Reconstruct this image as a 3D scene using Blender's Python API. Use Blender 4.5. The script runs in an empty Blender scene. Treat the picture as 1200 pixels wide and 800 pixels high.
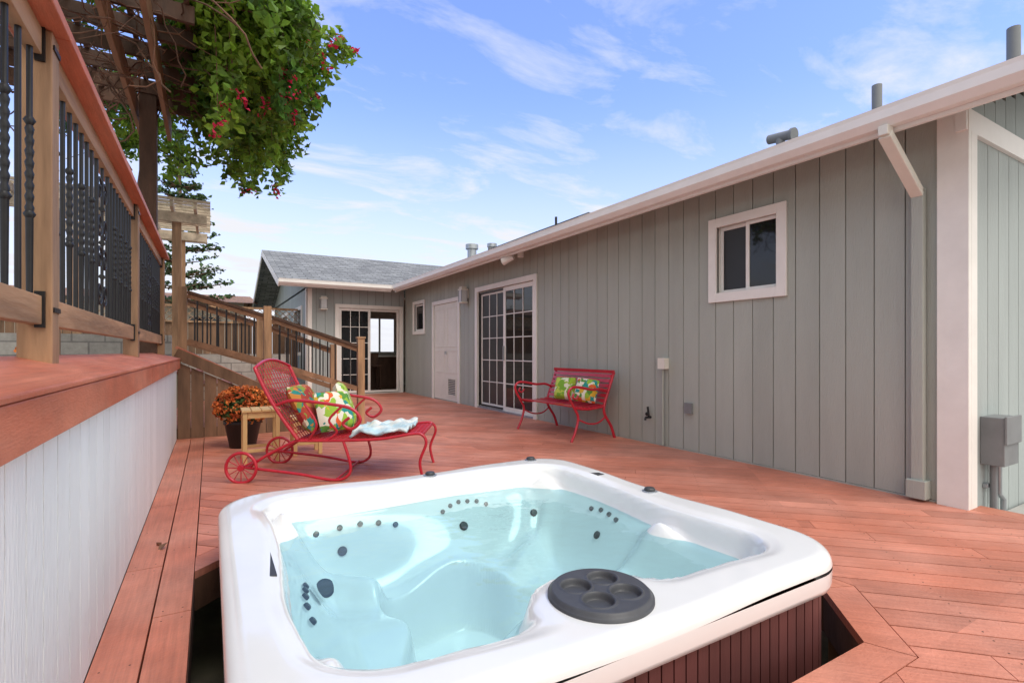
import bpy, math, random, bisect
from mathutils import Vector, Matrix, noise as mnoise
random.seed(7)
scene=bpy.context.scene
S30,C30=math.sin(math.radians(30.5)),math.cos(math.radians(30.5))

# ---------------------------------------------------------------- materials
def lk(nt,a,b): nt.links.new(a,b)
def pm(name,col,rough=.6,var=.25,scale=4,stretch=(1,1,1),bump=0.0,bscale=60,metal=0,island=0.0,coat=0,spec=.5,col2=None,transl=0,grain=None,gamt=.14):
    m=bpy.data.materials.new(name); m.use_nodes=True; nt=m.node_tree
    b=nt.nodes['Principled BSDF']
    tc=nt.nodes.new('ShaderNodeTexCoord'); mp=nt.nodes.new('ShaderNodeMapping')
    mp.inputs['Scale'].default_value=stretch; lk(nt,tc.outputs['Object'],mp.inputs['Vector'])
    n=nt.nodes.new('ShaderNodeTexNoise'); n.inputs['Scale'].default_value=scale; n.inputs['Detail'].default_value=4
    n.inputs['Roughness'].default_value=.65
    lk(nt,mp.outputs[0],n.inputs['Vector'])
    mr=nt.nodes.new('ShaderNodeMapRange'); mr.inputs[1].default_value=.3; mr.inputs[2].default_value=.7
    mr.inputs[3].default_value=1-var; mr.inputs[4].default_value=1+var
    lk(nt,n.outputs['Fac'],mr.inputs[0])
    base=None
    if col2:
        mx=nt.nodes.new('ShaderNodeMix'); mx.data_type='RGBA'
        n2=nt.nodes.new('ShaderNodeTexNoise'); n2.inputs['Scale'].default_value=scale*.45; n2.inputs['Detail'].default_value=3
        lk(nt,mp.outputs[0],n2.inputs['Vector'])
        r2=nt.nodes.new('ShaderNodeMapRange'); r2.inputs[1].default_value=.4; r2.inputs[2].default_value=.62
        lk(nt,n2.outputs['Fac'],r2.inputs[0]); lk(nt,r2.outputs[0],mx.inputs[0])
        mx.inputs[6].default_value=(*col,1); mx.inputs[7].default_value=(*col2,1); base=mx.outputs[2]
    fac=mr.outputs[0]
    if grain is not None:
        m1=nt.nodes.new('ShaderNodeMapping'); m1.inputs['Rotation'].default_value=(0,0,grain); lk(nt,tc.outputs['Object'],m1.inputs[0])
        m2=nt.nodes.new('ShaderNodeMapping'); m2.inputs['Scale'].default_value=(1.2,30,1); lk(nt,m1.outputs[0],m2.inputs[0])
        gn=nt.nodes.new('ShaderNodeTexNoise'); gn.inputs['Scale'].default_value=2.2; gn.inputs['Detail'].default_value=5; gn.inputs['Roughness'].default_value=.7; lk(nt,m2.outputs[0],gn.inputs['Vector'])
        gr=nt.nodes.new('ShaderNodeMapRange'); gr.inputs[1].default_value=.3; gr.inputs[2].default_value=.7; gr.inputs[3].default_value=1-gamt; gr.inputs[4].default_value=1+gamt*.6
        lk(nt,gn.outputs['Fac'],gr.inputs[0])
        gm=nt.nodes.new('ShaderNodeMath'); gm.operation='MULTIPLY'; lk(nt,gr.outputs[0],gm.inputs[0]); lk(nt,fac,gm.inputs[1]); fac=gm.outputs[0]
    if island>0:
        g=nt.nodes.new('ShaderNodeNewGeometry'); r=nt.nodes.new('ShaderNodeMapRange')
        r.inputs[3].default_value=1-island; r.inputs[4].default_value=1+island
        lk(nt,g.outputs['Random Per Island'],r.inputs[0])
        mu=nt.nodes.new('ShaderNodeMath'); mu.operation='MULTIPLY'; lk(nt,r.outputs[0],mu.inputs[0]); lk(nt,fac,mu.inputs[1]); fac=mu.outputs[0]
    vm=nt.nodes.new('ShaderNodeVectorMath'); vm.operation='SCALE'
    if base is not None: lk(nt,base,vm.inputs[0])
    else: vm.inputs[0].default_value=col
    lk(nt,fac,vm.inputs['Scale'])
    lk(nt,vm.outputs[0],b.inputs['Base Color'])
    b.inputs['Roughness'].default_value=rough; b.inputs['Metallic'].default_value=metal
    b.inputs['Coat Weight'].default_value=coat; b.inputs['Coat Roughness'].default_value=.05
    b.inputs['Specular IOR Level'].default_value=spec
    if bump>0:
        nb=nt.nodes.new('ShaderNodeTexNoise'); nb.inputs['Scale'].default_value=bscale; nb.inputs['Detail'].default_value=3
        lk(nt,mp.outputs[0],nb.inputs['Vector'])
        bp=nt.nodes.new('ShaderNodeBump'); bp.inputs['Strength'].default_value=bump; bp.inputs['Distance'].default_value=.01
        lk(nt,nb.outputs['Fac'],bp.inputs['Height']); lk(nt,bp.outputs[0],b.inputs['Normal'])
    if transl>0:
        t=nt.nodes.new('ShaderNodeBsdfTranslucent'); ms=nt.nodes.new('ShaderNodeMixShader'); ms.inputs[0].default_value=transl
        lk(nt,vm.outputs[0],t.inputs['Color']); out=nt.nodes['Material Output']
        lk(nt,b.outputs[0],ms.inputs[1]); lk(nt,t.outputs[0],ms.inputs[2]); lk(nt,ms.outputs[0],out.inputs[0])
    return m
def brickmat(name,c1,c2,mortar,bw,rh,ms,axes='xy',rough=.85,offset=.5):
    m=pm(name,c1,rough,.2,8,bump=.3,bscale=90); nt=m.node_tree; b=nt.nodes['Principled BSDF']
    tc=nt.nodes.new('ShaderNodeTexCoord'); sp=nt.nodes.new('ShaderNodeSeparateXYZ'); cb=nt.nodes.new('ShaderNodeCombineXYZ')
    lk(nt,tc.outputs['Object'],sp.inputs[0])
    ix={'x':0,'y':1,'z':2}
    lk(nt,sp.outputs[ix[axes[0]]],cb.inputs[0]); lk(nt,sp.outputs[ix[axes[1]]],cb.inputs[1])
    br=nt.nodes.new('ShaderNodeTexBrick'); br.inputs['Scale'].default_value=1; br.inputs['Brick Width'].default_value=bw
    br.inputs['Row Height'].default_value=rh; br.inputs['Mortar Size'].default_value=ms; br.offset=offset
    br.inputs['Color1'].default_value=(*c1,1); br.inputs['Color2'].default_value=(*c2,1); br.inputs['Mortar'].default_value=(*mortar,1)
    lk(nt,cb.outputs[0],br.inputs['Vector'])
    old=b.inputs['Base Color'].links[0].from_node
    lk(nt,br.outputs['Color'],old.inputs[0])
    return m

M={}
R45=math.radians(45); R90=math.radians(90)
M['deck']=pm('deck_stain',(.55,.19,.12),.5,.15,3,(1,1,1),bump=.3,bscale=70,island=.16,col2=(.62,.255,.18),grain=R45,gamt=.2)
M['decky']=pm('deck_stain_border',(.53,.18,.11),.5,.15,3,(1,1,1),bump=.3,bscale=70,island=.10,col2=(.60,.25,.17),grain=R90,gamt=.2)
M['deckcap']=pm('redwood_cap_stain',(.56,.155,.08),.5,.14,5,(3,.6,3),bump=.25,bscale=60,col2=(.62,.22,.13),grain=R90,gamt=.18)
M['pine']=pm('weathered_pine',(.44,.26,.14),.7,.45,9,(1,1,.12),bump=.35,bscale=60,island=.1,col2=(.26,.155,.09))
M['pineh']=pm('weathered_pine_rail',(.46,.27,.145),.7,.4,9,(1,.12,1),bump=.35,bscale=60,island=.1,col2=(.30,.175,.095))
M['arbor']=pm('arbor_cedar',(.52,.44,.33),.75,.3,9,(1,1,1),bump=.3,bscale=60,island=.15)
M['darkwood']=pm('dark_stained_wood',(.10,.05,.03),.7,.35,8,(1,.2,.3),bump=.3,bscale=50,island=.25)
M['beam']=pm('brown_beam',(.27,.145,.08),.7,.3,8,(1,.15,1),bump=.3,island=.2)
M['plank']=pm('brown_plank',(.19,.105,.06),.75,.35,8,(1,1,.15),bump=.4,island=.22)
M['siding']=pm('sage_siding',(.385,.41,.37),.7,.08,3,(1,1,.15),bump=.4,bscale=120,island=.035)
M['siding2']=pm('gable_siding',(.38,.425,.42),.75,.08,3,(1,1,.15),bump=.4,bscale=120,island=.03)
M['groove']=pm('groove_dark',(.15,.16,.145),.9,.1)
M['white']=pm('white_trim',(.82,.80,.76),.5,.05,4,bump=.08,bscale=60)
M['cream']=pm('cream_paint',(.74,.72,.65),.55,.05,4)
M['fascia']=pm('fascia_paint',(.83,.81,.78),.45,.04,4)
M['whitewall']=pm('white_board',(.84,.87,.87),.7,.07,3,(1,1,.15),bump=.6,bscale=110,island=.03)
M['wgroove']=pm('white_groove',(.36,.38,.38),.9,.1)
M['glass']=pm('window_glass',(.012,.014,.016),.04,.1,2,spec=.5)
M['screen']=pm('insect_screen',(.03,.032,.035),.35,.1,2)
M['black']=pm('black_metal',(.018,.018,.02),.4,.2,20,metal=.3)
M['plastic']=pm('dark_grey_plastic',(.045,.05,.056),.45,.1,20)
M['tray']=pm('tray_plastic',(.070,.074,.084),.42,.1,20,spec=.35)
M['red']=pm('red_painted_metal',(.50,.014,.035),.32,.12,20,coat=.3)
M['acryl']=pm('white_acrylic',(.84,.855,.86),.14,.03,2,coat=.5)
M['skirt']=pm('spa_skirt',(.10,.032,.03),.5,.2,6,(1,1,.2),bump=.1,island=.08)
M['concrete']=pm('concrete',(.40,.39,.37),.9,.15,3,bump=.3)
M['dirt']=pm('dirt_ground',(.20,.17,.13),.95,.3,2,bump=.4,bscale=20,col2=(.13,.15,.07))
M['leaf']=pm('vine_leaf',(.22,.36,.035),.5,.3,2.2,island=.55,transl=.4,col2=(.07,.18,.02))
M['leafd']=pm('tree_leaf',(.05,.10,.03),.6,.3,2,island=.4)
M['twig']=pm('dry_vine',(.18,.095,.06),.85,.3,9,island=.4)
M['flower_red']=pm('bougainvillea',(.70,.02,.09),.6,.2,9,island=.3,transl=.3)
M['mum']=pm('mum_orange',(.66,.20,.04),.7,.25,12,island=.45,col2=(.48,.09,.02))
M['mumleaf']=pm('mum_leaf',(.07,.12,.03),.7,.3,9,island=.4)
M['pot']=pm('black_pot',(.015,.015,.016),.45,.1)
M['yellowwood']=pm('light_pine_table',(.68,.45,.20),.55,.15,8,(1,1,.2),bump=.1)
M['galv']=pm('galvanised',(.42,.45,.48),.4,.1,6,metal=.7)
M['greybox']=pm('grey_box',(.20,.21,.22),.5,.1,6)
M['interior']=pm('interior_wall',(.62,.59,.53),.9,.1)
M['floorin']=pm('interior_floor',(.16,.09,.05),.5,.2)
M['lantern']=pm('frosted_glass',(.55,.57,.58),.3,.1)
M['towel']=pm('blue_towel',(.50,.70,.80),.95,.2,14,bump=.6,bscale=120,col2=(.78,.80,.78))
M['shingle']=brickmat('asphalt_shingle',(.17,.175,.18),(.30,.31,.315),(.085,.09,.09),.32,.14,.010)
M['block']=brickmat('concrete_block',(.38,.36,.33),(.32,.305,.28),(.2,.19,.18),.4,.2,.012,'xz')
M['neigh']=pm('neighbour_stucco',(.55,.50,.43),.9,.08)
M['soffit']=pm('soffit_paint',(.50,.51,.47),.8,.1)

def floral(name,pal,sc=17):
    m=bpy.data.materials.new(name); m.use_nodes=True; nt=m.node_tree; b=nt.nodes['Principled BSDF']
    tc=nt.nodes.new('ShaderNodeTexCoord')
    nz=nt.nodes.new('ShaderNodeTexNoise'); nz.inputs['Scale'].default_value=9
    lk(nt,tc.outputs['Object'],nz.inputs['Vector'])
    ad=nt.nodes.new('ShaderNodeMix'); ad.data_type='RGBA'; ad.inputs[0].default_value=.12
    lk(nt,tc.outputs['Object'],ad.inputs[6]); lk(nt,nz.outputs['Color'],ad.inputs[7])
    v=nt.nodes.new('ShaderNodeTexVoronoi'); v.inputs['Scale'].default_value=sc; lk(nt,ad.outputs[2],v.inputs['Vector'])
    sp=nt.nodes.new('ShaderNodeSeparateColor'); lk(nt,v.outputs['Color'],sp.inputs[0])
    cr=nt.nodes.new('ShaderNodeValToRGB'); cr.color_ramp.interpolation='CONSTANT'
    el=cr.color_ramp.elements; el[0].color=(*pal[0][1],1); el[1].position=pal[1][0]; el[1].color=(*pal[1][1],1)
    for p,c in pal[2:]:
        e=el.new(p); e.color=(*c,1)
    lk(nt,sp.outputs[0],cr.inputs[0]); lk(nt,cr.outputs[0],b.inputs['Base Color']); b.inputs['Roughness'].default_value=.9
    return m
M['floral']=floral('floral_fabric',[(0,(.78,.75,.64)),(.26,(.30,.50,.05)),(.48,(.02,.28,.26)),(.62,(.75,.73,.62)),(.70,(.70,.12,.03)),(.84,(.7,.42,.04)),(.9,(.10,.28,.05))],22)
M['floralr']=floral('red_floral_fabric',[(0,(.38,.05,.03)),(.3,(.50,.20,.04)),(.5,(.02,.22,.20)),(.62,(.20,.30,.05)),(.76,(.62,.55,.40)),(.84,(.35,.03,.03))],24)
M['leafgreen']=floral('green_leaf_fabric',[(0,(.34,.52,.04)),(.35,(.78,.78,.60)),(.5,(.20,.42,.04)),(.75,(.50,.62,.10)),(.93,(.8,.78,.66))],19)
def water():
    m=bpy.data.materials.new('spa_water'); m.use_nodes=True; nt=m.node_tree; nt.nodes.clear()
    out=nt.nodes.new('ShaderNodeOutputMaterial'); tr=nt.nodes.new('ShaderNodeBsdfTransparent'); gl=nt.nodes.new('ShaderNodeBsdfGlossy')
    tr.inputs[0].default_value=(.74,.945,.975,1); gl.inputs['Roughness'].default_value=.02
    fr=nt.nodes.new('ShaderNodeFresnel'); fr.inputs[0].default_value=1.33
    mx=nt.nodes.new('ShaderNodeMixShader'); tc=nt.nodes.new('ShaderNodeTexCoord')
    n=nt.nodes.new('ShaderNodeTexNoise'); n.inputs['Scale'].default_value=6; n.inputs['Detail'].default_value=2
    lk(nt,tc.outputs['Object'],n.inputs['Vector'])
    bp=nt.nodes.new('ShaderNodeBump'); bp.inputs['Strength'].default_value=.25; bp.inputs['Distance'].default_value=.03
    lk(nt,n.outputs['Fac'],bp.inputs['Height']); lk(nt,bp.outputs[0],gl.inputs['Normal']); lk(nt,bp.outputs[0],fr.inputs['Normal'])
    lk(nt,fr.outputs[0],mx.inputs[0]); lk(nt,tr.outputs[0],mx.inputs[1]); lk(nt,gl.outputs[0],mx.inputs[2]); lk(nt,mx.outputs[0],out.inputs[0])
    return m
M['water']=water()

# ---------------------------------------------------------------- mesh builder
class MB:
    def __init__(s,f=None): s.v=[];s.f=[];s.mi=[];s.mats=[];s.sm=[];s.fn=f
    def mat(s,k):
        if k not in s.mats: s.mats.append(k)
        return s.mats.index(k)
    def add(s,vs,fs,k,smooth=False):
        o=len(s.v); i=s.mat(k)
        for p in vs:
            p=tuple(p); s.v.append(s.fn(*p) if s.fn else p)
        for f in fs: s.f.append(tuple(a+o for a in f)); s.mi.append(i); s.sm.append(smooth)
    def box(s,x0,x1,y0,y1,z0,z1,k):
        vs=[(x,y,z) for z in (z0,z1) for y in (y0,y1) for x in (x0,x1)]
        s.add(vs,[(0,2,3,1),(4,5,7,6),(0,1,5,4),(2,6,7,3),(0,4,6,2),(1,3,7,5)],k)
    def beam(s,p,q,w,h,k,up=(0,0,1)):
        p=Vector(p);q=Vector(q);d=(q-p).normalized(); u=Vector(up); a=d.cross(u).normalized()*(w/2); b=a.cross(d).normalized()*(h/2)
        vs=[]
        for c in (p,q): vs+=[c-a-b,c+a-b,c+a+b,c-a+b]
        s.add(vs,[(0,1,2,3),(7,6,5,4),(0,4,5,1),(1,5,6,2),(2,6,7,3),(3,7,4,0)],k)
    def tube(s,pts,r,k,seg=8,closed=False,cap=True,smooth=True):
        pts=[Vector(p) for p in pts]; n=len(pts); vs=[];fs=[]
        rr=r if isinstance(r,(list,tuple)) else [r]*n
        ref=None
        for i,p in enumerate(pts):
            if closed: d=(pts[(i+1)%n]-pts[i-1])
            else: d=pts[min(i+1,n-1)]-pts[max(i-1,0)]
            d.normalize()
            if ref is None:
                ref=Vector((0,0,1)) if abs(d.z)<.9 else Vector((1,0,0))
            a=(ref-d*ref.dot(d)); 
            if a.length<1e-4: a=d.orthogonal()
            a.normalize(); ref=a; b=d.cross(a)
            for j in range(seg):
                t=2*math.pi*j/seg; vs.append(p+a*math.cos(t)*rr[i]+b*math.sin(t)*rr[i])
        m=n if closed else n-1
        for i in range(m):
            for j in range(seg):
                i2=(i+1)%n; fs.append((i*seg+j,i*seg+(j+1)%seg,i2*seg+(j+1)%seg,i2*seg+j))
        s.add(vs,fs,k,smooth)
        if cap and not closed:
            s.add(vs[:seg],[tuple(range(seg))[::-1]],k); s.add(vs[-seg:],[tuple(range(seg))],k)
    def lathe(s,c,prof,k,seg=24):
        vs=[];fs=[];n=len(prof)
        for r,z in prof:
            for j in range(seg):
                t=2*math.pi*j/seg; vs.append((c[0]+r*math.cos(t),c[1]+r*math.sin(t),c[2]+z))
        for i in range(n-1):
            for j in range(seg): fs.append((i*seg+j,i*seg+(j+1)%seg,(i+1)*seg+(j+1)%seg,(i+1)*seg+j))
        s.add(vs,fs,k,True)
    def ball(s,c,r,k,a=10,b=7):
        prof=[(max(1e-4,r*math.sin(math.pi*i/b)),-r*math.cos(math.pi*i/b)) for i in range(b+1)]
        s.lathe(c,prof,k,a)
    def poly(s,pts,z0,z1,k):
        n=len(pts); vs=[(p[0],p[1],z0) for p in pts]+[(p[0],p[1],z1) for p in pts]
        fs=[tuple(range(n))[::-1],tuple(range(n,2*n))]+[(i,(i+1)%n,n+(i+1)%n,n+i) for i in range(n)]
        s.add(vs,fs,k)
    def done(s,name,parent=None,bevel=0):
        me=bpy.data.meshes.new(name); me.from_pydata([tuple(v) for v in s.v],[],s.f)
        for k in s.mats: me.materials.append(M[k])
        me.polygons.foreach_set('material_index',s.mi); me.polygons.foreach_set('use_smooth',s.sm)
        me.validate(); me.update()
        o=bpy.data.objects.new(name,me); scene.collection.objects.link(o)
        if parent: o.parent=parent
        if bevel>0:
            b=o.modifiers.new('bevel','BEVEL'); b.width=bevel; b.segments=2; b.limit_method='ANGLE'
        return o
def empty(name):
    o=bpy.data.objects.new(name,None); scene.collection.objects.link(o); return o
def clip(poly,n,c):
    out=[]
    for i in range(len(poly)):
        a=poly[i];b=poly[(i+1)%len(poly)]
        da=n[0]*a[0]+n[1]*a[1]-c; db=n[0]*b[0]+n[1]*b[1]-c
        if da<=0: out.append(a)
        if (da<0<db) or (db<0<da):
            t=da/(da-db); out.append((a[0]+(b[0]-a[0])*t,a[1]+(b[1]-a[1])*t))
    return out
def parea(p): return abs(sum(p[i][0]*p[(i+1)%len(p)][1]-p[(i+1)%len(p)][0]*p[i][1] for i in range(len(p))))/2
def leaves(mb,pts,size,k,jit=.4):
    vs=[];fs=[]
    for p in pts:
        n=Vector((random.gauss(0,1),random.gauss(0,1),random.gauss(.6,1))).normalized()
        t=n.orthogonal().normalized(); t=Matrix.Rotation(random.random()*6.28,3,n)@t; b=n.cross(t)
        l=size*random.uniform(1-jit,1+jit); w=l*.34
        p=Vector(p); o=len(vs)
        vs+=[p-t*l*.5,p+b*w-t*l*.05+n*w*.35,p+t*l*.5-n*l*.12,p-b*w-t*l*.05+n*w*.35]
        fs+=[(o,o+1,o+2),(o,o+2,o+3)]
    mb.add(vs,fs,k)

# ---------------------------------------------------------------- ground
g=MB(); g.add([(-400,-400,-.66),(400,-400,-.66),(400,400,-.66),(-400,400,-.66)],[(0,1,2,3)],'dirt'); g.done('ground')
g=MB(); g.box(4.54,14,-6,1.40,-.64,-.12,'concrete'); g.done('concrete_path')
g=MB(); g.box(-30,-.52,-8,9.98,-.6,.93,'concrete'); g.box(-30,-.54,10.2,60,-.6,.90,'dirt'); g.box(-.5,1.2,14,60,-.6,.6,'dirt'); g.done('upper_terrace')

# ---------------------------------------------------------------- deck
deck=MB()
hx0,hx1,hy0,hy1,ch=-.065,2.35,.95,3.19,.31
octo=[(hx0+ch,hy0),(hx1-ch,hy0),(hx1,hy0+ch),(hx1,hy1-ch),(hx1-ch,hy1),(hx0+ch,hy1),(hx0,hy1-ch),(hx0,hy0+ch)]
def offs(poly,d):
    n=len(poly);ls=[]
    for i in range(n):
        a=poly[i];b=poly[(i+1)%n]; e=Vector((b[0]-a[0],b[1]-a[1])).normalized(); nn=(e.y,-e.x); ls.append((nn,nn[0]*a[0]+nn[1]*a[1]+d))
    out=[]
    for i in range(n):
        (n1,c1),(n2,c2)=ls[i-1],ls[i]; det=n1[0]*n2[1]-n1[1]*n2[0]
        out.append(((c1*n2[1]-c2*n1[1])/det,(n1[0]*c2-n2[0]*c1)/det))
    return out,ls
screws=[]
outer,olines=offs(octo,.14); 
for i in range(8):
    a,b=octo[i],octo[(i+1)%8]; c,d=outer[(i+1)%8],outer[i]
    ex,ey=b[0]-a[0],b[1]-a[1]; el_=math.hypot(ex,ey); ex/=el_;ey/=el_; G0=.0025
    q=[(a[0]+ex*G0,a[1]+ey*G0),(b[0]-ex*G0,b[1]-ey*G0),(c[0]-ex*G0,c[1]-ey*G0),(d[0]+ex*G0,d[1]+ey*G0)]
    q=clip(q,(-1,0),.065)
    if len(q)>2: deck.poly(q,-.036,0,'decky' if i in (2,6) else 'deck')
W=.142;G=.008
def boards(region,ang,z=0,L=3.2,seed=0):
    d=(math.cos(ang),math.sin(ang)); n=(-d[1],d[0])
    pr=[n[0]*p[0]+n[1]*p[1] for p in region]; k0=math.floor(min(pr)/W)-1;k1=math.ceil(max(pr)/W)+1
    dr=[d[0]*p[0]+d[1]*p[1] for p in region]
    for k in range(k0,k1):
        q=clip(region,n,(k+1)*W-G/2); 
        if len(q)<3: continue
        q=clip(q,(-n[0],-n[1]),-(k*W+G/2))
        if len(q)<3: continue
        rs=random.Random(k*31+seed); off=rs.random()*L
        m=math.floor((min(dr)-off)/L)
        while off+m*L<max(dr):
            p=clip(q,d,off+(m+1)*L-.0015)
            if len(p)>2: p=clip(p,(-d[0],-d[1]),-(off+m*L+.0015))
            if len(p)>2 and parea(p)>2e-4: deck.poly(p,-.036,0,'deck')
            m+=1
        j=math.floor(min(dr)/.41)
        while j*.41<max(dr):
            for f in (.22,.78):
                u=(k+f)*W; sx=n[0]*u+d[0]*j*.41; sy=n[1]*u+d[1]*j*.41
                if sx*sx+sy*sy<22:
                    ok=True
                    for i in range(len(q)):
                        a=q[i];b=q[(i+1)%len(q)]
                        if (b[0]-a[0])*(sy-a[1])-(b[1]-a[1])*(sx-a[0])<.008*math.hypot(b[0]-a[0],b[1]-a[1]): ok=False;break
                    if ok: screws.append((sx,sy))
            j+=1
rem=[(-.062,-1.5),(4.36,-1.5),(4.36,12.86),(-.062,12.86)]
for (nn,c) in olines:
    reg=clip(rem,(-nn[0],-nn[1]),-(c+.004)); rem=clip(rem,nn,c+.004)
    if len(reg)>2 and parea(reg)>1e-3: boards(reg,math.radians(-45))
for i,(a,b) in enumerate(((-.345,-.203),(-.196,-.068))):
    y=-1.5; 
    while y<7.3:
        L=random.uniform(1.1,2.2); e=min(y+L,7.32)
        deck.poly([(a,y),(b,y),(b,e-.006),(a,e-.006)],-.036,0,'decky')
        for yy in (y+.04,(y+e)/2,e-.05): screws+=[(a+.03,yy),(b-.03,yy)]
        y=e
boards([(-2,7.33),(-.066,7.33),(-.066,12.8),(-2,12.8)],math.radians(-45))
for y in (-1.5,-.02): deck.poly([(4.365,y),(4.535,y),(4.535,y+1.41),(4.365,y+1.41)],-.036,0,'decky')
for i in range(8):
    a,b=octo[i],octo[(i+1)%8]
    o2,_=offs(octo,.03); c,d=o2[(i+1)%8],o2[i]
    deck.poly([a,b,c,d],-.19,-.0365,'darkwood')
    vv=Vector((a[0]-1.15,a[1]-2.07)).normalized()*.09
    deck.box(a[0]+vv.x-.045,a[0]+vv.x+.045,a[1]+vv.y-.045,a[1]+vv.y+.045,-.66,-.05,'pine')
deck.box(4.5,4.534,-1.5,1.39,-.3,-.037,'deck')
for (sx,sy) in screws:
    deck.add([(sx+.0038*math.cos(t*1.0472),sy+.0038*math.sin(t*1.0472),.0006) for t in range(6)],[(0,1,2,3,4,5)],'darkwood')
deck.done('wooden_deck')

# ---------------------------------------------------------------- hot tub
tub=empty('hot_tub')
tx0,tx1,ty0,ty1,tr=.03,2.18,1.03,3.10,.26
cx,cy=(tx0+tx1)/2,(ty0+ty1)/2; hw,hh=(tx1-tx0)/2,(ty1-ty0)/2
ZR=.28
def sdf(x,y,ins=0,r=None):
    r=tr if r is None else r
    qx=abs(x-cx)-(hw-ins)+r; qy=abs(y-cy)-(hh-ins)+r
    return -(math.hypot(max(qx,0),max(qy,0))+min(max(qx,qy),0)-r)
def ss(a,b,x):
    t=min(1,max(0,(x-a)/(b-a))); return t*t*(3-2*t)
def smin(a,b,k):
    h=max(k-abs(a-b),0)/k; return min(a,b)-h*h*k*.25
def shell(x,y):
    s=sdf(x,y)
    z=ZR
    if s<.05: z-=.05*(1-math.sqrt(max(0,1-(1-max(s,0)/.05)**2)))
    z+=.012*ss(.1,.5,abs(x-cx)/hw*abs(y-cy)/hh)
    q=sdf(x,y,.19,.2)
    q=smin(q,math.hypot(x-1.06,y-1.20)-.25,.12)
    q=q+.025*math.sin(x*5.2+1)*math.sin(y*4.6)
    if q<=0: return z-.012*ss(-.06,0,q)
    z=z-.012
    ang=math.atan2(y-cy,x-cx)
    seat=-.15+.05*math.cos(4*ang+.6)
    z=z-(.10*ss(0,.035,q)+(z-.10-seat)*ss(.0,.30,q))
    rad=math.hypot(x-cx,y-cy)
    for a0,hgt,w in ((.75,.12,.10),(2.45,.16,.09),(-2.5,.10,.1),(-.35,.11,.09)):
        da=(ang-a0+math.pi)%(2*math.pi)-math.pi
        dist=abs(math.sin(da))*rad if abs(da)<1.2 else 9
        z+=hgt*math.exp(-(dist/w)**2)*ss(.35,.6,rad)*ss(0,.1,q)
    R=.49+.07*math.cos(3*ang+.5)+.05*math.cos(5*ang)
    fw=1-ss(R-.07,R+.015,rad)
    return z*(1-fw)+(-.46)*fw
def perim(ins,r,n=40):
    pts=[]; a,b=hw-ins-r,hh-ins-r
    for (sx,sy,a0) in ((1,-1,-math.pi/2),(1,1,0),(-1,1,math.pi/2),(-1,-1,math.pi)):
        for i in range(25):
            t=a0+math.pi/2*i/24; pts.append((cx+sx*a+r*math.cos(t),cy+sy*b+r*math.sin(t)))
        nx,ny={(1,-1):(1,1),(1,1):(-1,1),(-1,1):(-1,-1),(-1,-1):(1,-1)}[(sx,sy)]
        t=a0+math.pi/2; e=(cx+nx*a+r*math.cos(t),cy+ny*b+r*math.sin(t)); s0=pts[-1]
        for i in range(1,n): pts.append((s0[0]+(e[0]-s0[0])*i/n,s0[1]+(e[1]-s0[1])*i/n))
    return pts
mb=MB(); P=perim(0,tr); N=len(P)
ms=[1,.998,.994,.988,.98,.97,.96]+[.95-.0095*i for i in range(98)]
vs=[];fs=[]
for m in ms:
    for (x,y) in P:
        X=cx+(x-cx)*m;Y=cy+(y-cy)*m; vs.append((X,Y,shell(X,Y)))
vs.append((cx,cy,shell(cx,cy)))
for i in range(len(ms)-1):
    for j in range(N): fs.append((i*N+j,i*N+(j+1)%N,(i+1)*N+(j+1)%N,(i+1)*N+j))
L0=(len(ms)-1)*N
for j in range(N): fs.append((L0+j,L0+(j+1)%N,len(vs)-1))
o=len(vs)
for (ins,z) in ((0,ZR-.05),(.001,ZR-.10),(.006,ZR-.118),(.02,ZR-.125),(.05,ZR-.126)):
    for (x,y) in perim(ins,tr-ins): vs.append((x,y,z))
for k in range(4):
    for j in range(N): fs.append((o+k*N+j,o+(k+1)*N+j,o+(k+1)*N+(j+1)%N,o+k*N+(j+1)%N))
mb.add(vs,fs,'acryl',True); mb.done('shell',tub)
mb=MB(); Q=perim(.035,tr-.03,30); 
dd=[0]
for i in range(len(Q)): dd.append(dd[-1]+math.dist(Q[i],Q[(i+1)%len(Q)]))
tot=dd[-1]
def at(Pl,D,t):
    t%=tot
    i=min(bisect.bisect_right(D,t)-1,len(Pl)-1); a=Pl[i];b=Pl[(i+1)%len(Pl)]; u=(t-D[i])/max(1e-9,D[i+1]-D[i])
    return Vector((a[0]+(b[0]-a[0])*u,a[1]+(b[1]-a[1])*u))
ns=int(tot/.052)
for i in range(ns):
    a=at(Q,dd,i*tot/ns+.003); b=at(Q,dd,(i+1)*tot/ns-.003); e=(b-a).normalized(); nn=Vector((-e.y,e.x))
    mb.poly([a,b,b+nn*.02,a+nn*.02],-.6,ZR-.128,'skirt')
Q2=perim(.05,tr-.045)
vs=[(x,y,-.62) for x,y in Q2]+[(x,y,ZR-.13) for x,y in Q2]; n=len(Q2)
mb.add(vs,[(i,(i+1)%n,n+(i+1)%n,n+i) for i in range(n)],'pot')
mb.done('skirt',tub)
mb=MB(); Q=perim(.16,.22); mb.add([(x,y,.165) for x,y in Q],[tuple(range(len(Q)))],'water'); mb.done('water',tub)
mb=MB()
def disc(x,y,r,k='plastic',h=.012):
    z=shell(x,y); e=.02
    nx=-(shell(x+e,y)-shell(x-e,y))/(2*e); ny=-(shell(x,y+e)-shell(x,y-e))/(2*e)
    n=Vector((nx,ny,1)).normalized(); p=Vector((x,y,z))
    mb.tube([p-n*.01,p+n*h*.7,p+n*h],[r,r,r*.8],k,16,smooth=False)
def wallpt(x,y,tx,ty,zt):
    for i in range(200):
        t=i/200; X=x+(tx-x)*t;Y=y+(ty-y)*t
        if shell(X,Y)>zt and sdf(X,Y)<.42: return X,Y
    return X,Y
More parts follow.
